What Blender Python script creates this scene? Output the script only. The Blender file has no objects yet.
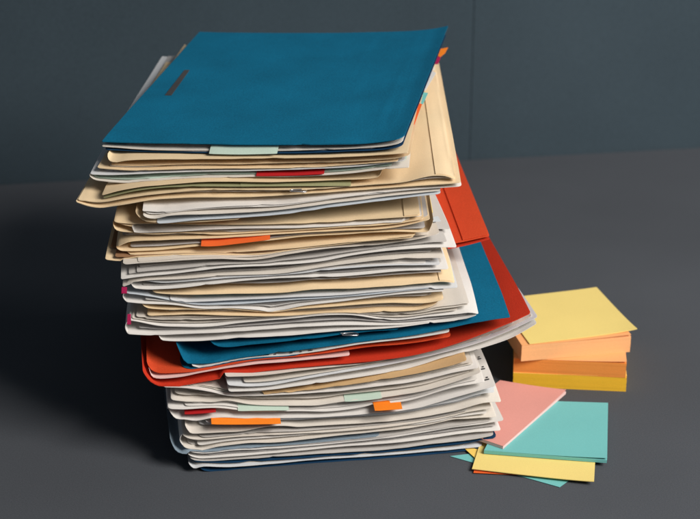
import bpy, math, random
import numpy as np
random.seed(7); rng = np.random.default_rng(11)
scn = bpy.context.scene
COL = scn.collection

# ------------------------------------------------------------ camera numbers
F = 1700.0; PITCH = math.atan(719/1700.0); HC = 0.638
def ray(x, y):
    a = (x-350)/F; b = (259.5-y)/F
    return np.array([a, math.cos(PITCH)+b*math.sin(PITCH), -math.sin(PITCH)+b*math.cos(PITCH)])
def at_z(x, y, z):
    d = ray(x, y); t = (z-HC)/d[2]; return d[0]*t, d[1]*t

# ------------------------------------------------------------ materials
def srgb(c):
    return tuple(((v/255)/12.92 if v/255 <= .04045 else ((v/255+.055)/1.055)**2.4) for v in c)
def paper_mat(name, rgb, var=.06, rough=.75, fib=900, bump=.12, spec=.25, mottled=18, edge=None):
    m = bpy.data.materials.new(name); m.use_nodes = True
    nt = m.node_tree; N = nt.nodes; Lk = nt.links
    b = N['Principled BSDF']
    b.inputs['Roughness'].default_value = rough
    b.inputs['Specular IOR Level'].default_value = spec
    tc = N.new('ShaderNodeTexCoord')
    n1 = N.new('ShaderNodeTexNoise'); n1.inputs['Scale'].default_value = fib; n1.inputs['Detail'].default_value = 3
    n2 = N.new('ShaderNodeTexNoise'); n2.inputs['Scale'].default_value = mottled; n2.inputs['Detail'].default_value = 5
    Lk.new(tc.outputs['Object'], n1.inputs['Vector']); Lk.new(tc.outputs['Object'], n2.inputs['Vector'])
    mx = N.new('ShaderNodeMath'); mx.operation = 'ADD'
    Lk.new(n1.outputs['Fac'], mx.inputs[0]); Lk.new(n2.outputs['Fac'], mx.inputs[1])
    mr = N.new('ShaderNodeMapRange'); mr.inputs['From Min'].default_value = .6; mr.inputs['From Max'].default_value = 1.4
    mr.inputs['To Min'].default_value = 1-var; mr.inputs['To Max'].default_value = 1+var
    Lk.new(mx.outputs[0], mr.inputs['Value'])
    hs = N.new('ShaderNodeHueSaturation'); hs.inputs['Color'].default_value = (*rgb, 1)
    Lk.new(mr.outputs[0], hs.inputs['Value']); Lk.new(hs.outputs[0], b.inputs['Base Color'])
    bp = N.new('ShaderNodeBump'); bp.inputs['Strength'].default_value = bump; bp.inputs['Distance'].default_value = .0006
    Lk.new(n1.outputs['Fac'], bp.inputs['Height'])
    bp2 = N.new('ShaderNodeBump'); bp2.inputs['Strength'].default_value = .25; bp2.inputs['Distance'].default_value = .002
    Lk.new(n2.outputs['Fac'], bp2.inputs['Height']); Lk.new(bp.outputs[0], bp2.inputs['Normal'])
    Lk.new(bp2.outputs[0], b.inputs['Normal'])
    return m
M = {
 'white': paper_mat('white_paper', (.72,.695,.665), .05),
 'warm': paper_mat('warm_white_paper', (.68,.63,.565), .06),
 'cool': paper_mat('cool_white_paper', (.65,.665,.685), .05),
 'dim': paper_mat('recycled_paper', (.53,.505,.48), .07),
 'grey': paper_mat('grey_paper', (.52,.50,.49), .06),
 'bluegrey': paper_mat('cool_paper', (.56,.61,.66), .05),
 'manila': paper_mat('manila_card', (.79,.61,.385), .07),
 'tan': paper_mat('tan_card', (.60,.40,.20), .08),
 'red': paper_mat('red_card', (.56,.035,.012), .14, bump=.2),
 'orange_red': paper_mat('orange_red_card', (.66,.07,.02), .15, bump=.2),
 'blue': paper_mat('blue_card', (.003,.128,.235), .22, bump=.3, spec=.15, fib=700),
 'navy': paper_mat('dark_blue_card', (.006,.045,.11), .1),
 'mint': paper_mat('mint_paper', (.50,.62,.53), .05),
 'olive': paper_mat('olive_paper', (.30,.30,.16), .08),
 'crimson': paper_mat('crimson_card', (.45,.012,.015), .08),
 'magenta': paper_mat('magenta_paper', (.40,.01,.08), .05),
 'orange': paper_mat('orange_note', (.90,.23,.015), .06),
 'amber': paper_mat('amber_note', (.90,.34,.03), .05),
 'yellow': paper_mat('yellow_note', (.90,.62,.14), .05),
 'paleyellow': paper_mat('pale_yellow_note', (.84,.66,.22), .05),
 'peach': paper_mat('peach_note', (.90,.42,.17), .05),
 'pink': paper_mat('pink_note', (.72,.32,.275), .05),
 'palepink': paper_mat('pale_pink_note', (.80,.55,.52), .05),
 'teal': paper_mat('teal_note', (.17,.50,.49), .05),
 'redorange': paper_mat('red_orange_note', (.78,.13,.025), .05),
 'ink': paper_mat('ink', (.015,.015,.02), .05),
 'brown': paper_mat('brown_paper', (.30,.16,.08), .08),
}
def pad_mat(name, rgb, rgb2):
    m = paper_mat(name, rgb, .05)
    nt = m.node_tree; N = nt.nodes; Lk = nt.links
    tc = [n for n in N if n.type == 'TEX_COORD'][0]
    hs = [n for n in N if n.type == 'HUE_SAT'][0]
    mp = N.new('ShaderNodeMapping'); mp.inputs['Scale'].default_value = (25, 25, 5200)
    Lk.new(tc.outputs['Object'], mp.inputs['Vector'])
    nz = N.new('ShaderNodeTexNoise'); nz.inputs['Scale'].default_value = 1; nz.inputs['Detail'].default_value = 2
    Lk.new(mp.outputs[0], nz.inputs['Vector'])
    mi = N.new('ShaderNodeMix'); mi.data_type = 'RGBA'
    mi.inputs[6].default_value = (*rgb, 1); mi.inputs[7].default_value = (*rgb2, 1)
    mr = N.new('ShaderNodeMapRange'); mr.inputs['From Min'].default_value = .35; mr.inputs['From Max'].default_value = .65
    Lk.new(nz.outputs['Fac'], mr.inputs['Value']); Lk.new(mr.outputs[0], mi.inputs[0])
    Lk.new(mi.outputs[2], hs.inputs['Color'])
    return m
M['pad_yellow'] = pad_mat('yellow_pad_edge', (.92,.53,.035), (.88,.50,.035))
M['pad_orange'] = pad_mat('orange_pad_edge', (.90,.31,.065), (.87,.30,.06))
M['pad_peach'] = pad_mat('peach_pad_edge', (.90,.47,.21), (.88,.455,.20))
mm = bpy.data.materials.new('steel_wire'); mm.use_nodes = True
b = mm.node_tree.nodes['Principled BSDF']; b.inputs['Metallic'].default_value = 1
b.inputs['Base Color'].default_value = (.7,.7,.72,1); b.inputs['Roughness'].default_value = .25
M['steel'] = mm
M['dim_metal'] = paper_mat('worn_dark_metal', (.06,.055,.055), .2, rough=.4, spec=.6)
pm = bpy.data.materials.new('frosted_plastic'); pm.use_nodes = True
b = pm.node_tree.nodes['Principled BSDF']
b.inputs['Base Color'].default_value = (.36,.46,.55,1); b.inputs['Roughness'].default_value = .35
b.inputs['Transmission Weight'].default_value = .35; b.inputs['IOR'].default_value = 1.3
M['plastic'] = pm

# ------------------------------------------------------------ mesh helpers
def link(name, mesh, mat, parent=None):
    o = bpy.data.objects.new(name, mesh); COL.objects.link(o)
    if mat is not None: mesh.materials.append(mat)
    if parent is not None: o.parent = parent
    return o
class MB:
    def __init__(s): s.v = []; s.f = []; s.flat = []
    def slab(s, X, Y, Z, t):
        """a bent sheet: grids of top-surface points plus thickness"""
        nu, nv = X.shape; o = len(s.v); n = nu*nv
        s.v += list(zip(X.ravel().tolist(), Y.ravel().tolist(), Z.ravel().tolist()))
        s.v += list(zip(X.ravel().tolist(), Y.ravel().tolist(), (Z-t).ravel().tolist()))
        I = np.arange(n).reshape(nu, nv)+o
        a, b, c, d = I[:-1,:-1].ravel(), I[1:,:-1].ravel(), I[1:,1:].ravel(), I[:-1,1:].ravel()
        s.f += np.stack([a,b,c,d],1).tolist(); s.flat += [0]*len(a)
        s.f += np.stack([d+n,c+n,b+n,a+n],1).tolist(); s.flat += [0]*len(a)
        ring = np.concatenate([I[:,0], I[-1,1:], I[-2::-1,-1], I[0,-2:0:-1]])
        r2 = np.roll(ring, -1)
        # the rim has vertices of its own, so that the cut edge stays crisp
        Xr, Yr, Zr = X.ravel()[ring-o], Y.ravel()[ring-o], Z.ravel()[ring-o]; m = len(ring); q = len(s.v)
        s.v += list(zip(Xr.tolist(), Yr.tolist(), Zr.tolist())); s.v += list(zip(Xr.tolist(), Yr.tolist(), (Zr-t).tolist()))
        i = np.arange(m)+q; j = np.roll(i, -1)
        s.f += np.stack([i, i+m, j+m, j],1).tolist(); s.flat += [1]*m
    def build(s, name, mat, parent=None):
        me = bpy.data.meshes.new(name); me.from_pydata(s.v, [], s.f)
        me.polygons.foreach_set('use_smooth', [not q for q in s.flat]); me.update()
        return link(name, me, mat, parent)
def tag(o, label=None, cat=None, group=None, kind=None):
    if label: o['label'] = label
    if cat: o['category'] = cat
    if group: o['group'] = group
    if kind: o['kind'] = kind
    return o
def empty(name, loc=(0,0,0)):
    o = bpy.data.objects.new(name, None); COL.objects.link(o); o.location = loc
    o.empty_display_size = .02
    return o

def spline(px, py, x):
    """monotone-ish cubic through traced points, flat beyond the ends"""
    px = np.asarray(px, float); py = np.asarray(py, float)
    if len(px) < 3: return np.interp(x, px, py)
    h = np.diff(px); dl = np.diff(py)/h
    m = np.empty_like(py); m[0] = dl[0]; m[-1] = dl[-1]
    m[1:-1] = (dl[:-1]*h[1:]+dl[1:]*h[:-1])/(h[:-1]+h[1:])
    for i in range(len(dl)):
        lim = 3*abs(dl[i])+.02
        m[i] = np.clip(m[i], -lim, lim); m[i+1] = np.clip(m[i+1], -lim, lim)
    xx = np.clip(x, px[0], px[-1]); k = np.clip(np.searchsorted(px, xx)-1, 0, len(h)-1)
    t = (xx-px[k])/h[k]; H_ = h[k]
    return ((2*t**3-3*t**2+1)*py[k]+(t**3-2*t**2+t)*H_*m[k]+(-2*t**3+3*t**2)*py[k+1]+(t**3-t**2)*H_*m[k+1])
def wav(n, scale, amp):
    """smooth 1-d random waviness"""
    k = max(3, int(n/scale)); return np.interp(np.linspace(0, k-1, n), np.arange(k), rng.normal(0, amp, k))
def snoise2(U, V, amp, lam=.05):
    out = np.zeros_like(U)
    for q in range(5):
        a = rng.uniform(0, 6.28); k = 6.28/(lam*rng.uniform(.6, 2.2)); ph = rng.uniform(0, 6.28)
        out += np.sin(k*(U*math.cos(a)+V*math.sin(a))+ph)
    return out*amp/2.2

# ------------------------------------------------------------ the heap: height field guard
G0 = (-.30, .95); GS = .002; GN = (330, 330)
HF = np.zeros(GN)
def hf_sample(X, Y):
    i = np.clip((X-G0[0])/GS, 0, GN[0]-2); j = np.clip((Y-G0[1])/GS, 0, GN[1]-2)
    i0 = i.astype(int); j0 = j.astype(int)
    return np.maximum(np.maximum(HF[i0,j0], HF[i0+1,j0]), np.maximum(HF[i0,j0+1], HF[i0+1,j0+1]))
GX, GY = np.meshgrid(G0[0]+GS*np.arange(GN[0]), G0[1]+GS*np.arange(GN[1]), indexing='ij')

class Frame:
    """front edge plane of one sheet: pivot at image column 320, depth Yc, rotation th"""
    def __init__(s, Yc, th):
        d = ray(320, 259.5); s.P = np.array([d[0]/d[1]*Yc, Yc]); s.th = th
        s.e = np.array([math.cos(th), math.sin(th)]); s.n = np.array([-math.sin(th), math.cos(th)])
    def hit(s, x, y):
        d = ray(x, y); t = (s.n@s.P)/(s.n@d[:2]); q = d[:2]*t
        return float(s.e@(q-s.P)), HC+d[2]*t
    def xy(s, U, V): return s.P[0]+U*s.e[0]+V*s.n[0], s.P[1]+U*s.e[1]+V*s.n[1]
    def uv(s, X, Y):
        return (X-s.P[0])*s.e[0]+(Y-s.P[1])*s.e[1], (X-s.P[0])*s.n[0]+(Y-s.P[1])*s.n[1]

def Ybase(py):      # the heap leans back a little towards its top
    return 1.116+(463-py)/(463-142)*(1.150-1.116)
PXMM = 1.17/F       # metres per photo pixel at the heap

class Sheet:
    def __init__(s, part, mat, line, th, dy=0., depth=.297, t=.00035, rc=(.004,.004), lift=None, droop=.045,
                 wave=.0002, skew=0., flap=None, fill=None, fillmat=None, fold=False, guard=True, ymid=None, rake=0., sl=0., sr=0.):
        s.__dict__.update(locals()); del s.__dict__['s']
        s.th = math.radians(th)
        mid = np.interp(320, [p[0] for p in line], [p[1] for p in line])
        s.fr = Frame((Ybase(mid) if ymid is None else ymid)+dy, s.th)
        h = [s.fr.hit(*p) for p in line]
        s.pu = np.array([a for a,_ in h]); s.pz = np.array([c for _,c in h])
        o = np.argsort(s.pu); s.pu = s.pu[o]; s.pz = s.pz[o]
    def zf(s, u): return spline(s.pu, s.pz, u)
    def zat(s, X, Y):
        u, v = s.fr.uv(X, Y); return s.zf(u)

MAXD = []
def make_sheet(mb, s, above, zoff=0., u_in=(0,0), v_in=0., lift_k=.6, amp=None, reg=True, z_line=None):
    """adds one bent sheet to mesh builder mb and settles it on whatever lies below"""
    u0 = s.pu[0]+u_in[0]; u1 = s.pu[-1]-u_in[1]
    L = u1-u0
    ue = np.array([0,.0006,.0015,.003,.005,.008])
    n = max(6, int((L-.016)/.003))
    us = np.concatenate([u0+ue, np.linspace(u0+.011, u1-.011, n), u1-ue[::-1]])
    if L < .06: us = np.linspace(u0, u1, max(8, int(L/.003)))
    dep = s.depth-v_in
    vs = np.unique(np.concatenate([[0,.0008,.002,.004,.007,.011,.016,.022,.03,.04], np.linspace(.05, dep, max(3,int(dep/.014)))]))
    vs = vs[vs <= dep+1e-6]
    U, V = np.meshgrid(us, vs, indexing='ij')
    def cr(d, r):
        d = np.clip(d, 0, r); return r-np.sqrt(np.maximum(r*r-(r-d)**2, 0))
    c = cr(us-u0, s.rc[0]) + cr(u1-us, s.rc[1])
    ywob = wav(len(us), 12, .0006) + wav(len(us), 3, .00018) + s.rake*(us-u0)
    if L < .1: ywob = ywob*.3
    for q in range(rng.integers(0, 3) if L > .1 else 0):       # small nicks in the front edge
        q0 = rng.uniform(u0+.01, u1-.01); ywob = ywob + rng.uniform(.0006,.0018)*np.clip(1-np.abs(us-q0)/rng.uniform(.003,.009), 0, 1)
    fade = np.clip(1-V/.05, 0, 1)
    Vp = V + v_in + (c+ywob)[:,None]*fade
    Up = U + V*(s.sl+(s.sr-s.sl)*((us-u0)/L)[:,None])
    X, Y = s.fr.xy(Up, Vp)
    zl = s.zf(us)+zoff if z_line is None else z_line(us)
    if s.lift is None and above is not None:
        xa, ya = s.fr.xy(us, np.zeros_like(us))
        gap = np.clip(above.zat(xa, ya)-zl, 0, .010)
        lift = gap*lift_k
    else: lift = np.full(len(us), s.lift if s.lift is not None else .002)
    k = np.clip(V/s.droop, 0, 1); ss = 1-(1-k)**1.45
    Z = zl[:,None] + lift[:,None]*ss
    Z = Z + snoise2(Up, Vp, s.wave if amp is None else amp)*(.35+.65*np.clip(V/.02,0,1))
    if s.guard:
        base = hf_sample(X, Y)+.00012+s.t
        d = base-Z
        MAXD.append((s.part, float(d[:, :3].max()), float(d.max())))
        Z = np.maximum(Z, base)
    mb.slab(X, Y, Z, s.t)
    if reg:
        gu, gv = s.fr.uv(GX, GY)
        gvc = np.clip(gv, 0, dep); gu = (gu - gvc*s.sl + gvc*(s.sr-s.sl)*u0/L)/(1+gvc*(s.sr-s.sl)/L)
        c0 = np.interp(gu.ravel(), us, c).reshape(gu.shape)
        inside = (gu >= us[0]-.001)&(gu <= us[-1]+.001)&(gv-v_in >= -.001+c0*.8)&(gv-v_in <= dep)
        iu = np.interp(gu[inside], us, np.arange(len(us))); iv = np.interp(np.clip(gv[inside]-v_in,0,dep), vs, np.arange(len(vs)))
        a = np.clip(iu.astype(int), 0, len(us)-2); e = np.clip(iv.astype(int), 0, len(vs)-2)
        fa = iu-a; fe = iv-e
        z = (Z[a,e]*(1-fa)+Z[a+1,e]*fa)*(1-fe)+(Z[a,e+1]*(1-fa)+Z[a+1,e+1]*fa)*fe
        HF[inside] = np.maximum(HF[inside], z)
    return us, vs, X, Y, Z

S = []     # (thing index, Sheet)
THINGS = []
def item(name, label, cat, sheets, group='folders and papers piled in the tall stack'):
    k = len(THINGS); THINGS.append([name, label, cat, group, sheets])
    for s in sheets: S.append((k, s))

# =============================================================== the heap, bottom to top (edges traced in photo pixels)
item('folder', 'dark blue folder at the very bottom of the stack, lying on the table', 'folder', [
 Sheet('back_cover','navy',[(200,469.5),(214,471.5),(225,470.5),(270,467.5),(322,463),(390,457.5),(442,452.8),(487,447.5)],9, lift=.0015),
 Sheet('papers','white',[(189,465.5),(193.5,467.8),(202,466.3),(219,466.6),(270,463.7),(322,459.3),(390,454.8),(442,450.3),(484,446.5)],9, dy=-.001, rc=(.0040,.006), fill=3),
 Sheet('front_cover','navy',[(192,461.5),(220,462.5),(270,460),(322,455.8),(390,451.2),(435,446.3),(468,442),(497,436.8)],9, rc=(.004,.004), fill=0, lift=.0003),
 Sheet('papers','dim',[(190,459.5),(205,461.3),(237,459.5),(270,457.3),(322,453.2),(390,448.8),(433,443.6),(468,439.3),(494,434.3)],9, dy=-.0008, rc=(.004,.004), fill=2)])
item('folder', 'white folder directly on top of the bottom dark blue folder', 'folder', [
 Sheet('back_cover','white',[(188,455.5),(202,458),(237,455.5),(270,453),(322,448),(390,442),(433,437.5),(468,433),(492,430.5),(501,429.7)],9, rc=(.0040,.002), fill=2, fold=True),
 Sheet('front_cover','white',[(187,451),(202,453),(237,449.4),(270,448.4),(322,444.4),(390,436.6),(420,432),(455,427),(486,423),(504,420)],9, rc=(.0050,.002), fill=2)])
item('folder', 'white folder with frosted blue-grey plastic cover showing at its left, low in the stack', 'folder', [
 Sheet('plastic_sleeve','plastic',[(171,445.5),(175,451.5),(184,453.3),(260,447),(300,444),(380,436)],9, rc=(.012,.004), fill=0, lift=.0006, wave=.0001),
 Sheet('back_cover','white',[(183,446.8),(195,450),(219,446),(247,442.5),(270,441.8),(322,436.6),(390,429.7),(420,426),(455,420),(497,416.8)],8.5, rc=(.0030,.002), fill=3, fold=True),
 Sheet('papers','white',[(183,438),(200,440),(230,437.5),(270,435),(322,432),(390,426),(440,419),(470,412),(492,408)],8.5, rc=(.0060,.002), fill=2),
 Sheet('front_cover','white',[(185.5,427.5),(191.6,432.5),(219,431.5),(245,430),(270,426.3),(285,426),(300,427),(330,425),(390,421),(420,416.8),(455,410),(486,402),(501.5,401.6)],8, rc=(.0040,.002), fill=3)])
item('document', 'white sheaf with two orange sticky tabs on its front edge', 'document', [
 Sheet('back_cover','white',[(169,412),(176,418.5),(185,419.3),(195,420.6),(210,418),(250,418),(283,417.5),(325,416),(370,413),(413,408.5),(420,407),(455,397),(496,385.5)],7, rc=(.0040,.002), fill=0, fold=True),
 Sheet('front_cover','white',[(168,407.8),(180,408.5),(219,407.5),(250,411),(290,411),(350,409),(370,405.5),(413,399.6),(420,397.7),(455,387),(485,382)],7, rc=(.0030,.002), fill=2)])
item('document', 'white document with pale mint slips and dark printed marks on its right margin', 'document', [
 Sheet('back_cover','white',[(171,400),(190,402),(213,402.5),(223,401),(250,404.6),(290,405),(319,404.5),(345,401),(382,397),(420,390.5),(455,381),(481,372)],6.7, rc=(.0030,.002), fill=2),
 Sheet('front_cover','white',[(163,386.5),(187,387.5),(210,391),(227,395),(250,395.3),(293,393.7),(336,391),(370,387),(420,381),(455,372.5),(479,367.5)],6.7, rc=(.0020,.002), fill=3)])
item('envelope', 'narrow tan translucent strip of envelope sticking out beneath the curved grey papers', 'envelope', [
 Sheet('cover','tan',[(262,395),(300,391),(336.7,386),(370,381),(400,376),(422,372),(445,366.5),(467,360)],6.7, depth=.12, rc=(.002,.002), lift=.0035, fill=0)])
item('document', 'curved grey and white papers right under the red folder, right tips raised', 'document', [
 Sheet('back_cover','white',[(229,391.5),(250,390.7),(310.7,383.5),(370,375),(413,367),(447,356.5),(482,347.6),(516.7,334.6),(537,323)],12, rc=(.0015,.002), fill=2, lift=.0022, fold=False, wave=.0001),
 Sheet('papers','white',[(228,385),(250,386),(310.7,377.5),(336.7,373),(370,367.5),(430,355.2),(482,340.7),(516.7,327),(538,316.6)],12, rc=(.0015,.002), fill=2, lift=.0018, wave=.0001),
 Sheet('front_cover','white',[(226,376.5),(250,376),(310.7,369),(370,362.5),(430,352),(482,337.5)],12, rc=(.0015,.002), lift=.001, fill=0, wave=.0001)])
item('folder', 'bright red card folder curving up to the right, beneath the lower blue folder', 'folder', [
 Sheet('back_cover','red',[(143,374),(148,379),(156,384),(173,386),(199,382),(250,372.7),(310.7,366),(370,360.5),(413,354.5),(448,345.6),(465,340),(499,326.8),(531,313)],8, rc=(.007,.002), fill=0, lift=.002, wave=.0001, t=.0007),
 Sheet('papers','palepink',[(149,372.5),(152.5,378.3),(182,376),(199,372.5),(250,364.5),(300,360),(350,355)],7.5, rc=(.008,.002), fill=2, fillmat='red'),
 Sheet('inner_flap','orange_red',[(147,369),(152,372.6),(165,373.2),(190.7,371.6),(208,369),(250,361),(302,356),(370,346.7),(413,343),(451.5,336.5)],7, rc=(.012,.004), fill=0, lift=.002, wave=.0002)])
item('folder', 'blue card folder between the red folder and the grey-white folders, halfway down the stack', 'folder', [
 Sheet('back_cover','blue',[(180,366),(184,369),(194,369),(220,366.5),(260,360),(300,354.5)],5, rc=(.01,.003), fill=0, lift=.001),
 Sheet('papers','white',[(192,365),(205,368.3),(250,359.8),(302,353.4),(370,342.5),(420,337),(450,332)],5, rc=(.0010,.003), fill=2),
 Sheet('front_cover','blue',[(176,345),(187,362.5),(199,363),(250,355.5),(310.7,347.8),(370,340),(430,331.5),(464.7,324),(482,320.7),(510,316.4)],5, rc=(.006,.001), fill=0, t=.0006, lift=.003),
 Sheet('inner_flap','blue',[(207,341),(213,345.3),(225,346.5),(250,344),(310.7,338),(357.5,332.5),(400,329.5)],5, rc=(.012,.004), fill=0, lift=.001)])
item('document', 'thin white leaflet lying on the lower blue folder', 'document', [
 Sheet('page','white',[(158.5,336),(162,339.6),(193,340.8),(230,338),(291,334.6),(350,329.6),(392,327.5),(430,323)],4, rc=(.0030,.002), fill=1)])
item('folder', 'large pale grey folder with wide right margin covering the lower blue folder', 'folder', [
 Sheet('back_cover','white',[(127,334),(150,334.8),(179,333.5),(230,331.5),(291,327.6),(350,324.8),(392,325),(451,321),(465,318.5),(477,314.7)],4, rc=(.0020,.002), fill=2, fold=True),
 Sheet('front_cover','white',[(129,320),(140,322),(158.6,325.6),(179,326.5),(214,326),(230,324),(282,319),(350,314.5),(392,320),(427,317),(456,313.8),(470,312),(478.5,313.4)],4, rc=(.0020,.002), fill=2)])
item('folder', 'small manila folder holding white and mint papers, between two pale grey folders', 'folder', [
 Sheet('back_cover','manila',[(147,315.8),(190,314.5),(230,315),(300,315),(350,313.6),(375,311.5),(415,310),(430,307),(443,302)],4, rc=(.003,.012), fill=2, fillmat='white'),
 Sheet('front_cover','manila',[(142,305.3),(150,308),(190,309),(230,309),(271,312),(300,308.5),(340,305.3),(392,302.8),(427,302.5),(444,299.5)],4, rc=(.003,.004), fill=1)])
item('folder', 'pale grey folder with a small pointed fold hanging from its front edge', 'folder', [
 Sheet('back_cover','white',[(125.6,301.5),(145,303),(169,303.6),(205,308),(230,307.7),(251,309),(266,311),(271.6,312.6),(278,311),(291,307.7),(350,300),(392,294.7),(444,291)],4, rc=(.0015,.002), fill=2, fold=True),
 Sheet('front_cover','bluegrey',[(125,293),(135,293.5),(150,296),(170,300),(200,304.5),(230,304),(290,300),(350,296),(400,291),(430,288)],4, rc=(.004,.002), fill=1)])
item('folder', 'manila folder with a broken left corner, stuffed with papers, mid stack', 'folder', [
 Sheet('back_cover','white',[(170,300),(182,301.6),(230,300),(290,297),(340,294.5),(390,290.5),(430,289),(458,287.5)],4, rc=(.0010,.002), fill=3, fillmat='mint'),
 Sheet('front_cover','manila',[(152.5,292),(168,293.5),(230,292.8),(282,292),(317,288.6),(355,287.5),(392,285),(430,282),(444,281),(455,282.5)],4.2, rc=(.003,.002), fill=1, flap=(.0,.012,'manila'))])
item('folder', 'folded pale grey folder with a rounded left end, above the mid-stack manila folder', 'folder', [
 Sheet('back_cover','white',[(131.5,285.5),(136,288.3),(162,288.4),(197,285),(230,281.4),(282,277.5),(340,276),(401,270.6),(449,269)],5.5, rc=(.0015,.002), fill=2, fold=True),
 Sheet('front_cover','white',[(133,282),(140,281),(162,282.5),(197,280.5),(230,277.8),(282,274.6),(350,267.5),(383,265.3),(416,264.4),(440,264)],5.5, rc=(.0015,.002), fill=2)])
item('folder', 'red card file sticking out of the right side of the stack below the manila folders', 'folder', [
 Sheet('back_cover','red',[(330,262),(400,252),(457,246.5),(489.4,238.5)],4.5, ymid=1.20, depth=.26, rc=(.001,.001), fill=0, lift=0, wave=.0001, t=.0008, droop=.01),
 Sheet('front_cover','orange_red',[(330,257),(400,248),(457,242.5),(489.4,235.5)],4.5, ymid=1.20, depth=.26, rc=(.001,.001), fill=0, lift=0.0005, wave=.0001, t=.0008, droop=.01, flap=(.0,.020,'orange_red'))])
item('folder', 'thick pale grey folder under the manila folders, its right margin over the red file', 'folder', [
 Sheet('back_cover','white',[(122.7,286),(144.7,280),(176,279),(229,275.5),(273,273.5),(299,270),(340,264.4),(383,259.2),(416,257.5),(444,257)],6, rc=(.0010,.004), fill=2, lift=.0025),
 Sheet('front_cover','white',[(121,279),(145,276),(179,273),(230,267),(272,265),(325,260.5),(340,257.6),(383,250.9),(416,248),(440,247),(457,247.3)],6.5, rc=(.0010,.002), fill=3, lift=.0035),
 Sheet('inner_flap','white',[(123,264.5),(134.7,263.7),(169,261),(220,258.3),(255,258.8),(290,253),(331,247.5),(380,244),(420,238),(440,233)],6, rc=(.0020,.004), fill=1)])
item('folder', 'manila folder whose back cover juts out at the left over the thick pale grey folder', 'folder', [
 Sheet('back_cover','manila',[(105,259.5),(117.3,260.7),(140,259.5),(176,258.3),(220,255.2),(255,254.5),(289,250.7),(331,245.5),(370,241),(414,237)],2, rc=(.002,.004), fill=1, fillmat='brown'),
 Sheet('front_cover','manila',[(123,252.5),(134.7,256.6),(169,256),(220,253),(272,249.5),(340,242.6),(392,238.2),(416,235)],1.5, rc=(.012,.004), fill=1)])
item('folder', 'manila folder with a long orange sticky tab at its open front edge', 'folder', [
 Sheet('back_cover','manila',[(115.8,248.5),(122.5,250.6),(152,250),(202,245.5),(220,244.5),(272,240),(298,237),(340,234.5),(392,231.5),(427.6,231.8),(433.6,221)],1, rc=(.003,.003), fill=1, fold=True),
 Sheet('front_cover','manila',[(117,246.5),(122,244),(131,240.8),(162,239.5),(220,237.3),(272,234),(340,230),(400,226),(430,219)],1, rc=(.003,.003), fill=1)])
item('folder', 'manila folder with a wide smooth top cover, papers peeking from its left pocket', 'folder', [
 Sheet('back_cover','manila',[(112,225),(114,229),(120,231),(133,232.3),(152,234),(178,233),(220,234.5),(272,231.5),(340,227),(404,222.5),(424,219)],.5, rc=(.006,.003), fill=1, fillmat='white', fold=True),
 Sheet('papers','white',[(132,226),(135,231.8),(145,231.8),(178,230.7),(211,228.8),(250,228),(300,227),(340,225.5),(406,221.5)],.5, rc=(.0005,.003), fill=1),
 Sheet('front_cover','manila',[(113.5,222.5),(130,223.5),(155,223.7),(190,224.5),(220,224.4),(281,223.3),(340,221.2),(375,218.6),(407.6,216),(420,215)],.5, dy=.001, rc=(.004,.002), fill=0, flap=(0,.011,'manila'))])
item('document', 'light blue-edged white papers stacked loosely below the large manila envelope', 'document', [
 Sheet('inner_page','manila',[(134.5,216),(141,219.5),(155,222),(190,222),(240,219)],2, dy=-.003, rc=(.01,.003), fill=0, lift=.002),
 Sheet('back_page','bluegrey',[(157,223),(165,222.8),(190,220.3),(220,218.4),(281,213.5),(340,205),(400,197.8),(441,193)],4, dy=-.003, rc=(.002,.003), fill=0, lift=.002),
 Sheet('middle_page','white',[(143,216.5),(152,218.3),(169,215.5),(220,213.3),(281,209.3),(340,201.5),(400,194.5),(441,190.5)],4, dy=-.003, rc=(.0030,.003), fill=1, lift=.003),
 Sheet('front_page','white',[(142.5,211),(167,211.6),(190,209),(220,206.6),(281,204.3),(340,197),(400,190.5),(462,186)],3, dy=-.002, rc=(.0005,.003), fill=0, lift=.0035)])
item('envelope', 'largest manila envelope, its pointed left corner jutting out and wide right flap exposed', 'envelope', [
 Sheet('back_cover','manila',[(76,201),(88,205),(97,206.5),(125,203),(150,199),(190,196.5),(250,196),(290,194),(340,191),(400,186.5),(461,182)],.3, sl=.07, rc=(.001,.002), fill=2, fillmat='white', t=.0006),
 Sheet('front_cover','manila',[(78,199.5),(97,201.5),(125,197.5),(150,194),(190,190),(250,189),(310,188.5),(370,184.5),(400,181.6),(437,174.8),(446,175.5),(455.5,179)],.3, sl=.07, depth=.262, rc=(.001,.001), fill=0, flap=(0,.015,'manila'), t=.0006)])
item('folder', 'narrow manila folder with an olive green sheet inside, on the largest manila envelope', 'folder', [
 Sheet('back_cover','olive',[(103,198),(139,190),(190,186),(240,185.7),(310,185.8),(351,185.8)],0, rc=(.001,.001), fill=1, depth=.24, sl=.07),
 Sheet('front_cover','manila',[(102,194.6),(120,190),(139,186.5),(165,184),(190,182.2),(240,181.2),(310,180.8),(345,179.8),(378,177),(382,171.6)],0, rc=(.001,.002), fill=1, depth=.245, sl=.07)])
item('folder', 'white folder with a dark red sheet inside and its left edge poking out behind', 'folder', [
 Sheet('back_cover','white',[(89,175.8),(94,179.5),(105,181),(125,182.4),(150,181.8),(190,178.5),(250,176.5),(310,175.3),(350,172.7),(380,169.3),(409,167)],-4.3, rc=(.0015,.001), fill=1, fillmat='mint', fold=True),
 Sheet('front_cover','white',[(90,173.8),(105,174.6),(125,174.2),(190,171.8),(250,170.5),(310,168.5),(370,165),(405,160.5)],-4.3, rc=(.0020,.002), fill=2, fillmat='grey')])
item('folder', 'thin manila folder under the topmost manila folder', 'folder', [
 Sheet('cover','manila',[(97,167.6),(125,169.5),(190,168.3),(240,168),(310,167),(360,163.8),(398,160.6)],-5, depth=.27, rc=(.002,.002), fill=1)])
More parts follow.
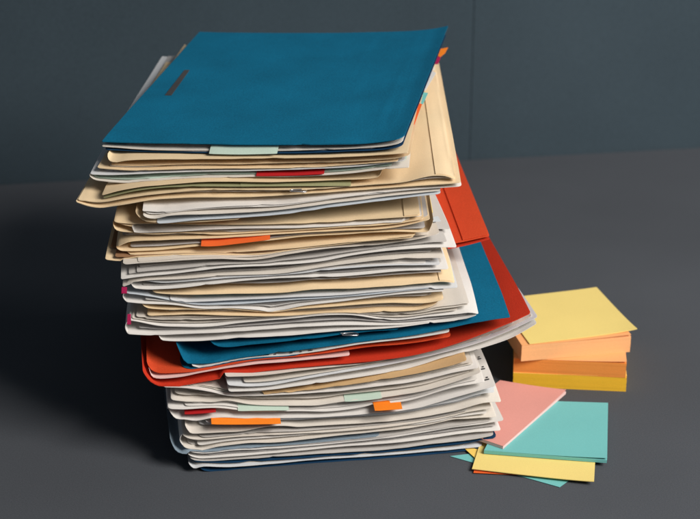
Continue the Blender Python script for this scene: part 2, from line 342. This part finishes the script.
item('folder', 'topmost manila folder, right under the top blue folder', 'folder', [
 Sheet('back_cover','manila',[(110,165),(130,165.6),(190,164.2),(240,164),(300,162.6),(360,160.5),(400,157),(410,154.6)],-6, depth=.28, rc=(.003,.002), fill=1, fillmat='white'),
 Sheet('front_cover','manila',[(105.5,157),(108,160.5),(113,161.8),(125,160.5),(190,159.2),(240,158.6),(310,157.5),(360,155.5),(385,154),(408,152.5)],-6, dy=-.003, rc=(.008,.001), fill=0)])
item('folder', 'blue card folder on top of the whole stack with a slot near its left edge', 'folder', [
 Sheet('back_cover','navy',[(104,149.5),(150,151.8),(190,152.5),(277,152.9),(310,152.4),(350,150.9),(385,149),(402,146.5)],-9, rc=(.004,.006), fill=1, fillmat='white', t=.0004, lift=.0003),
 Sheet('papers','white',[(102,146.2),(130,148.3),(190,150.5),(240,151),(310,150),(360,147.8),(386,146),(402,142.8)],-9, rc=(.0005,.006), fill=2, fillmat='grey'),
 Sheet('front_cover','blue',[(102,141),(130,142),(190,143.2),(240,144),(300,144),(340,143.2),(370,142),(390,139.8),(404,137)],-9, depth=.300, rc=(.001,.006), fill=0, lift=.0008, wave=.0001, t=.0007)])

# ------------------------------------------------------------ build the heap
def fold_strip(mb, A, B):
    """rounded left fold joining sheet A (below) and sheet B (above)"""
    Xa, Ya, Za = A[2][0], A[3][0], A[4][0]; Xb, Yb, Zb = B[2][0], B[3][0], B[4][0]
    n = min(len(Xa), len(Xb)); k = 9
    P = np.zeros((n, k, 3))
    for j in range(k):
        t = j/(k-1); bul = math.sin(math.pi*t)
        P[:,j,0] = Xa[:n]*(1-t)+Xb[:n]*t-bul*np.clip(np.abs(Zb[:n]-Za[:n])*.3, .0003, .0022)
        P[:,j,1] = Ya[:n]*(1-t)+Yb[:n]*t
        P[:,j,2] = (Za[:n]-.0003)*(1-t)+(Zb[:n]-.0003)*t
    o = len(mb.v); mb.v += [tuple(q) for q in P.reshape(-1,3).tolist()]
    inner = P.copy(); inner[:,:,0] += .0004
    mb.v += [tuple(q) for q in inner.reshape(-1,3).tolist()]
    N_ = n*k
    for i in range(n-1):
        for j in range(k-1):
            a = o+i*k+j
            mb.f.append((a, a+1, a+k+1, a+k)); mb.flat.append(0)
            mb.f.append((a+N_+k, a+N_+k+1, a+N_+1, a+N_)); mb.flat.append(0)
    for j in range(k-1):
        a = o+j; mb.f.append((a, a+N_, a+N_+1, a+1)); mb.flat.append(1)
roots = []
for it in THINGS: it.append(None)
built = {}
for idx, (k, s) in enumerate(S):
    name, label, cat, group, sheets, root = THINGS[k]
    if root is None:
        x, y = s.fr.xy(np.array([0.]), np.array([.1])); root = empty(name, (float(x[0]), float(y[0]), float(s.pz.mean())))
        tag(root, label, cat, group); THINGS[k][5] = root
    inv = root.location
    above = S[idx+1][1] if idx+1 < len(S) else None
    mb = MB(); res = make_sheet(mb, s, above)
    s.res = res
    def shift(m): m.v = [(a-inv[0], b_-inv[1], c-inv[2]) for a,b_,c in m.v]; return m
    shift(mb)
    o = mb.build(s.part, M[s.mat if s.mat != 'white' else str(rng.choice(['white','white','cool','warm']))], root); s.obj = o
    if s.flap:      # glued flap strip along the right margin
        us, vs, X, Y, Z = res
        m0 = us >= us[-1]-s.flap[1]
        mf = MB(); mf.slab(X[m0][:, 1:]-.0004, Y[m0][:, 1:], Z[m0][:, 1:]+.0007, .0005); shift(mf)
        mf.build('glued_flap', M[s.flap[2]], root)
        HF_pad = .0007
    nf = (s.fill or 0)+(2 if s.fill else 0)
    if nf and above is not None:
        same = S[idx+1][0] == k
        mf = MB()
        for q in range(nf):
            fr_ = (q+1)/(nf+1)
            xa, ya = None, None
            def zl(us, s=s, fr_=fr_, above=above):
                X_, Y_ = s.fr.xy(us, np.zeros_like(us)); a_ = s.zf(us); b_ = above.zat(X_, Y_)
                g = np.clip(b_-a_, .0005, .009)
                return a_+g*(.12+.74*fr_)+wav(len(us), 9, .00012)
            s2 = s; tt = s.t; s.t = .0002; lf = s.lift; s.lift = .0006
            make_sheet(mf, s, above, u_in=(rng.uniform(.001,.018), rng.uniform(.001,.02)), v_in=(rng.uniform(.001,.006) if rng.random() < .4 else rng.uniform(.007,.022)), z_line=zl, amp=.00016)
            s.t = tt; s.lift = lf
        shift(mf)
        mat = s.fillmat or (rng.choice(['grey','white','warm','cool','dim']))
        mf.build('inner_sheets', M[mat], root)
for idx, (k, s) in enumerate(S):
    if s.fold and idx+1 < len(S) and S[idx+1][0] == k:
        mb = MB(); fold_strip(mb, s.res, S[idx+1][1].res)
        inv = THINGS[k][5].location
        mb.v = [(a-inv[0], b_-inv[1], c-inv[2]) for a,b_,c in mb.v]
        mb.build('spine', M[s.mat], THINGS[k][5])
MAXD.sort(key=lambda a: -a[1])
print('GUARD', MAXD[:12])
for k, t in enumerate(THINGS):
    print('T', k, t[1][:40], 'z', [round(float(s.pz.mean()),4) for s in t[4]])

def find(txt):
    for t in THINGS:
        if txt in t[1]: return t
    raise KeyError(txt)

# ------------------------------------------------------------ tabs and slips belonging to folders
def tab(parent_txt, name, mat, line, th, dy=-.004, depth=.03, lift=.004, droop=.012, label=None, t=.0002):
    T = find(parent_txt); s = Sheet(name, mat, line, th, dy=dy, depth=depth, lift=lift, droop=droop, t=t, rc=(.0004,.0004), guard=False, wave=.00005)
    mb = MB()
    r = make_sheet(mb, s, None, reg=False)
    inv = T[5].location; mb.v = [(a-inv[0], b_-inv[1], c-inv[2]) for a,b_,c in mb.v]
    o = mb.build(name, M[mat], T[5])
    if label: o['label'] = label
    return o
tab('two orange sticky', 'sticky_tab', 'orange', [(211.5,424),(246,424.3),(281,423.5)], 7, dy=-.006, lift=.0018)
tab('two orange sticky', 'sticky_tab', 'orange', [(375,411),(402.5,408.8)], 7, dy=-.008, lift=.002, droop=.02)
tab('two orange sticky', 'red_sheet', 'crimson', [(184.7,414.5),(216,412.2)], 7, dy=-.001, lift=.001)
tab('pale mint slips', 'mint_slip', 'mint', [(238,411),(262,410.5),(289,410)], 7, dy=-.002, lift=.003)
tab('pale mint slips', 'mint_slip', 'mint', [(345,402),(358,401),(382,398)], 7, dy=-.002, lift=.002)
tab('long orange sticky', 'sticky_tab', 'redorange', [(201,246.3),(215,246),(235,243.8),(270,239.3)], 1, lift=.003)
tab('top of the whole stack', 'label_tab', 'mint', [(209,153.6),(240,154.2),(277,153.6)], -9, dy=-.003, lift=.0052)
tab('dark red sheet', 'red_sheet', 'crimson', [(256,176),(290,175.5),(324,173.8)], -4.3, dy=-.0015, lift=.002)
tab('olive green', 'olive_sheet', 'olive', [(240,186.3),(300,186),(351,185.8)], 0, dy=-.001, lift=.002)

def poly(name, mat, pts, z, t=.0003, parent=None, zs=None, zl=None):
    """flat horizontal cut-out from photo pixels at height z"""
    P = [at_z(x, y, z if zs is None else zs[i]) for i, (x, y) in enumerate(pts)]
    if sum(P[i][0]*P[(i+1)%len(P)][1]-P[(i+1)%len(P)][0]*P[i][1] for i in range(len(P))) < 0: P = P[::-1]; zs = zs[::-1] if zs else None
    n = len(P); off = parent.location if parent is not None else (0,0,0)
    Z = zs or [z]*n
    v = [(p[0]-off[0], p[1]-off[1], Z[i]-off[2]) for i,p in enumerate(P)]+[(p[0]-off[0], p[1]-off[1], Z[i]-t-off[2]) for i,p in enumerate(P)]
    f = [tuple(range(n)), tuple(range(2*n-1, n-1, -1))]+[(i, i+n, (i+1)%n+n, (i+1)%n) for i in range(n)]
    me = bpy.data.meshes.new(name); me.from_pydata(v, [], f); me.update()
    return link(name, me, M[mat], parent)
TOP = find('top of the whole stack')
ztop = float(TOP[4][-1].res[4][:, 3:].mean()); ROOT = TOP[5]
print('ZTOP', ztop)
# the slot punched in the cover: a dark card strip set just proud of it
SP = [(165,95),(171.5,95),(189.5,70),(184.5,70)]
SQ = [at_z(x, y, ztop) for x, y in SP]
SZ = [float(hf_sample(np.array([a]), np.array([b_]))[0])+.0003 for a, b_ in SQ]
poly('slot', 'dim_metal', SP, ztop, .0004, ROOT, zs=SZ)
for nm, mt, pts, dz in [('sticky_tab','orange',[(438,56),(440,49),(448,47.5),(445,53),(440,57)],-.003),
        ('sticky_tab','magenta',[(433,64),(437,54),(442,54),(438,64)],-.0032),
        ('label_tab','white',[(420,89),(425,91),(436,73),(431,70)],-.002),
        ('sticky_tab','teal',[(417,104),(423,104),(428,93),(422,92)],-.004),
        ('sticky_tab','redorange',[(410,126),(414.5,124),(422,104),(416,103)],-.0015),
        ('sticky_tab','redorange',[(405,136),(409,137),(411,131),(407,130)],-.0025)]:
    poly(nm, mt, pts, ztop+dz, .0003, ROOT)
GF = find('thick pale grey'); zg = float(GF[4][-1].res[4][-8, 6])
poly('index_slip', 'paleyellow', [(424,212),(433,212.5),(430,197),(422,197)], zg+.010, .0004, find('smooth top cover')[5])
poly('index_slip', 'bluegrey', [(430,221.5),(441,221),(438,216),(429,218)], zg+.004, .0004, GF[5])
poly('index_tab', 'magenta', [(121.5,293),(127,293),(127,287),(121.8,287)], zg-.016, .0004, find('rounded left end')[5])
poly('index_tab', 'magenta', [(127,324),(131,324),(131,314),(127.5,314)], zg-.038, .0004, find('large pale grey')[5])
# printed marks on the right margin
def on_sheet(s, du, v):
    us, vs, X, Y, Z = s.res
    u = us[-1]-du; iu = np.interp(u, us, np.arange(len(us))); iv = np.interp(v, vs, np.arange(len(vs)))
    a = min(int(iu), len(us)-2); e = min(int(iv), len(vs)-2); fa = iu-a; fe = iv-e
    g = lambda A: float((A[a,e]*(1-fa)+A[a+1,e]*fa)*(1-fe)+(A[a,e+1]*(1-fa)+A[a+1,e+1]*fa)*fe)
    return g(X), g(Y), g(Z)
def marks(s, root, specs, lift=.0004):
    v = []; f = []; off = root.location
    for du, vv, w, h in specs:
        o = len(v)
        for a, c in ((0,0),(-w,0),(-w,h),(0,h)):
            x, y, z = on_sheet(s, du+a, vv+c); v.append((x-off[0], y-off[1], z+lift-off[2]))
        f.append((o, o+1, o+2, o+3))
    me = bpy.data.meshes.new('printed_marks'); me.from_pydata(v, [], f); me.update()
    return link('printed_marks', me, M['ink'], root)
T4 = find('two orange sticky')
mk = []
for i in range(7):
    vv = .010+i*.016
    mk += [(.0065, vv, .0035, .0016), (.0050, vv+.003, .0016, .0016)]
marks(T4[4][0], T4[5], mk)

P8 = find('halfway down'); rt = random.Random(3); mk = []
x = .105
while x < .172:
    if rt.random() < .8: mk.append((x, .0012, rt.uniform(.0015,.005), .0011)); mk.append((x, .0034, rt.uniform(.0015,.004), .0009))
    x += rt.uniform(.004,.008)
marks(P8[4][1], P8[5], mk)
# paper clips gripping folder fronts
def clip(parent_txt, px, py, th, size=.011, dy=-.004):
    T = find(parent_txt); fr = Frame(Ybase(py)+dy, math.radians(th)); u, z = fr.hit(px, py)
    cu = bpy.data.curves.new('paper_clip', 'CURVE'); cu.dimensions = '3D'; cu.bevel_depth = .00045; cu.bevel_resolution = 3
    sp = cu.splines.new('NURBS')
    pts = [(-1,.8),(-.2,.9),(.8,.8),(1,.3),(.8,-.1),(0,-.2),(-.8,-.1),(-.9,.2),(-.5,.5),(.4,.5)]
    sp.points.add(len(pts)-1)
    off = T[5].location
    for i, (a, c) in enumerate(pts):
        x, y = fr.xy(np.array([u+a*size*.6]), np.array([(c)*size*.5]))
        sp.points[i].co = (float(x[0])-off[0], float(y[0])-off[1], z+.0012-off[2]+.0009*(i>4), 1)
    sp.use_endpoint_u = True; sp.order_u = 3
    o = bpy.data.objects.new('tmp', cu); dg = bpy.context.evaluated_depsgraph_get()
    COL.objects.link(o); bpy.context.view_layer.update(); dg = bpy.context.evaluated_depsgraph_get()
    me = bpy.data.meshes.new_from_object(o.evaluated_get(dg)); COL.objects.unlink(o); bpy.data.objects.remove(o)
    me.name = 'paper_clip'; me.materials.clear(); me.polygons.foreach_set('use_smooth', [True]*len(me.polygons))
    return link('paper_clip', me, M['steel'], T[5])
clip('largest manila envelope', 298, 193.5, 0)
clip('halfway down', 350, 337, 5)

# ------------------------------------------------------------ sticky notes
def pad(name, pts, z0, z1, mat_side, mat_top, label, cat, group=None, sheet_over=None):
    """block of notes: pts are its four top corners in photo pixels at height z1"""
    P = np.array([at_z(x, y, z1) if abs(x) > 3 else (x, y) for x, y in pts]); c = P.mean(0)
    root = empty(name, (c[0], c[1], z0)); tag(root, label, cat, group)
    n = max(2, int((z1-z0)/.0022)); mb = MB()
    e = np.linspace(0, 1, 9)
    for i in range(n):
        za = z0+(z1-z0)*i/n; zb = z0+(z1-z0)*(i+1)/n-.00003
        j = rng.normal(0, .00006, 2)
        A, B, C_, D = [p-c+j for p in P]
        X = np.outer(1-e, np.ones(9)); 
        Q = (A[None,None]*((1-e)[:,None,None])*((1-e)[None,:,None])+B[None,None]*(e[:,None,None])*((1-e)[None,:,None])
             +C_[None,None]*(e[:,None,None])*(e[None,:,None])+D[None,None]*((1-e)[:,None,None])*(e[None,:,None]))
        mb.slab(Q[:,:,0], Q[:,:,1], np.full((9,9), zb-z0), zb-za)
    mb.build('note_block', M[mat_side], root)
    mb = MB(); Q2 = Q.copy()
    curl = np.outer(e**3, (1-e)**3)*.0015
    mb.slab(Q2[:,:,0], Q2[:,:,1], np.full((9,9), z1-z0+.0003)+curl, .0002)
    mb.build('top_note', M[mat_top], root)
    return root
def quad_sheet(name, mat, pts, z, t, label, cat, group=None, curl=0., parent=None, corner=1):
    P = np.array([at_z(x, y, z) for x, y in pts]); c = P.mean(0)
    e = np.linspace(0, 1, 25)
    A, B, C_, D = [p-(c if parent is None else np.array(parent.location[:2])) for p in P]
    Q = (A*((1-e)[:,None,None])*((1-e)[None,:,None])+B*(e[:,None,None])*((1-e)[None,:,None])
         +C_*(e[:,None,None])*(e[None,:,None])+D*((1-e)[:,None,None])*(e[None,:,None]))
    a = e if corner in (1,2) else 1-e; b_ = (1-e) if corner in (0,1) else e
    Z = np.outer(a**4, b_**4)*curl + np.outer(a**8, np.ones(25))*curl*.25
    mb = MB(); mb.slab(Q[:,:,0], Q[:,:,1], Z+(0 if parent is None else z-parent.location[2]), t)
    o = mb.build(name, M[mat], parent)
    if parent is None: o.location = (c[0], c[1], z); tag(o, label, cat, group)
    return o
GN_ = 'sticky note pads piled behind the loose notes'
# corner order: front-left, front-right, back-right, back-left
def side_pad(fl, fr, z1, dbl, dbr):
    return [fl, fr, dbr, dbl]
# heights from the photo
H1 = .0125; H2 = .0255; H3 = .040
def square(fl, fr, z, k=1.):
    a = np.array(at_z(*fl, z)); b_ = np.array(at_z(*fr, z)); d = (b_-a)*k; n = np.array([-d[1], d[0]])
    return [a, b_, b_+n, a+n]
pad('note_pad', square((513.4,373), (626.8,377.9), H1), 0, H1, 'pad_yellow', 'yellow', 'deep yellow sticky note pad at the bottom of the pad pile', 'note pad', GN_)
pad('note_pad', square((513.8,358.3), (626.5,363.6), H2), H1+.0001, H2, 'pad_orange', 'peach', 'orange sticky note pad in the middle of the pad pile', 'note pad', GN_)
pad('note_pad', square((521.8,345.8), (631,336.5), H3), H2+.0006, H3, 'pad_peach', 'peach', 'peach sticky note pad just under the loose yellow note', 'note pad', GN_)
quad_sheet('sticky_note', 'paleyellow', [(529.5,343.5),(637,331.2),(596.5,287.5),(497,299)], H3+.0014, .0007, 'yellow sticky notes lying askew on top of the pad pile', 'sticky note', curl=.002)
GL = 'loose sticky notes beside the foot of the stack'
quad_sheet('sticky_note', 'teal', [(559.6,487),(572,478),(500,450),(450,456)], .0006, .0003, 'lowest teal sticky note, only two tips showing under the yellow one', 'sticky note', GL)
quad_sheet('sticky_note', 'redorange', [(473.5,472.6),(560,476.5),(562,462),(477,456)], .0012, .0003, 'red-orange sticky note showing as a sliver below the yellow one', 'sticky note', GL)
quad_sheet('sticky_note', 'yellow', [(484,466),(560,470),(520,440),(462,446)], .0018, .0003, 'small yellow sticky note corner next to the foot of the stack', 'sticky note', GL)
quad_sheet('sticky_note', 'paleyellow', [(472,468.6),(594,482.8),(596,446),(481,440)], .0030, .0005, 'pale yellow sticky note in front of the big teal pad', 'sticky note', GL, curl=.001)
pad('note_pad', [(484,450.5),(607,460),(608,403),(510,400)], .0036, .0062, 'teal', 'teal', 'thin teal sticky note pad lying between the yellow and pink notes', 'note pad', GL)
pr = pad('note_pad', [(503,446.5),(566,391.5),(500,380.5),(440,425)], .0066, .0088, 'palepink', 'pink', 'thin pink sticky note pad tucked against the right foot of the stack', 'note pad', GL)

# ------------------------------------------------------------ table and wall
def surf_mat(name, rgb, rough, var, speck, spec=.4):
    m = paper_mat(name, rgb, var, rough=rough, fib=speck, bump=.08, spec=spec, mottled=3)
    return m
MT_ = surf_mat('table_laminate', (.075,.082,.094), .8, .22, 900, .15)
MW_ = surf_mat('wall_paint', (.046,.068,.085), .85, .26, 620, .15)
def box(mb, x0, x1, y0, y1, z0, z1):
    X = np.array([[x0,x0],[x1,x1]]); Y = np.array([[y0,y1],[y0,y1]]); mb.slab(X, Y, np.full((2,2), z1), z1-z0)
mb = MB()
pl, prt = (-.376, 1.714), (.399, 1.835)
sl = (prt[1]-pl[1])/(prt[0]-pl[0]); yw = lambda x: pl[1]+(x-pl[0])*sl
X = np.array([[-2.,-2.],[2.5,2.5]]); Y = np.array([[.1,yw(-2)],[.1,yw(2.5)]])
mb.slab(X, Y, np.zeros((2,2)), .04); o = mb.build('table_top', MT_); tag(o, kind='structure')
# wall of upright boards with fine seams
seams = [-1.9, -.9, .134, .42, 1.4, 2.4]
mb = MB()
for a, c in zip(seams[:-1], seams[1:]):
    a2, c2 = a+.0003, c-.0003
    X = np.array([[a2,a2],[c2,c2]]); Y = np.array([[yw(a2)+.004,yw(a2)+.03],[yw(c2)+.004,yw(c2)+.03]])
    mb.slab(X, Y, np.full((2,2), 1.6), 1.9)
mb.slab(np.array([[-1.9,-1.9],[2.4,2.4]]), np.array([[yw(-1.9)+.006,yw(-1.9)+.05],[yw(2.4)+.006,yw(2.4)+.05]]), np.full((2,2),1.6), 1.9)
o = mb.build('wall', MW_); tag(o, kind='structure')

# ------------------------------------------------------------ lights, world, camera
w = bpy.data.worlds.new('World'); scn.world = w; w.use_nodes = True
w.node_tree.nodes['Background'].inputs[0].default_value = (.75,.85,1,1); w.node_tree.nodes['Background'].inputs[1].default_value = .11
def area(name, loc, target, size, power, col):
    l = bpy.data.lights.new(name, 'AREA'); l.shape = 'RECTANGLE'; l.size = size[0]; l.size_y = size[1]; l.energy = power; l.color = col
    o = bpy.data.objects.new(name, l); COL.objects.link(o); o.location = loc
    from mathutils import Vector
    o.rotation_euler = (Vector(target)-Vector(loc)).to_track_quat('-Z', 'Y').to_euler(); return o
area('window_light', (1.42,.14,1.46), (0,1.25,.12), (1.0,1.0), 72, (1,.95,.89))
area('added_back_fill', (1.2,1.75,1.5), (.2,1.6,0), (.6,.6), 3.5, (.95,.97,1))  # unseen fill lamp, added to brighten the rear of the table and the wall
cam = bpy.data.cameras.new('Camera'); co = bpy.data.objects.new('Camera', cam); COL.objects.link(co); scn.camera = co
co.location = (0,0,HC); co.rotation_euler = (math.pi/2-PITCH, 0, 0)
cam.sensor_width = 36; cam.lens = 36*F/700; cam.clip_start = .01; cam.clip_end = 50
cam.dof.use_dof = True; cam.dof.focus_distance = 1.24; cam.dof.aperture_fstop = 9.5
scn.render.engine = 'CYCLES'
scn.view_settings.view_transform = 'Standard'; scn.view_settings.look = 'None'; scn.view_settings.exposure = 0; scn.view_settings.gamma = 1
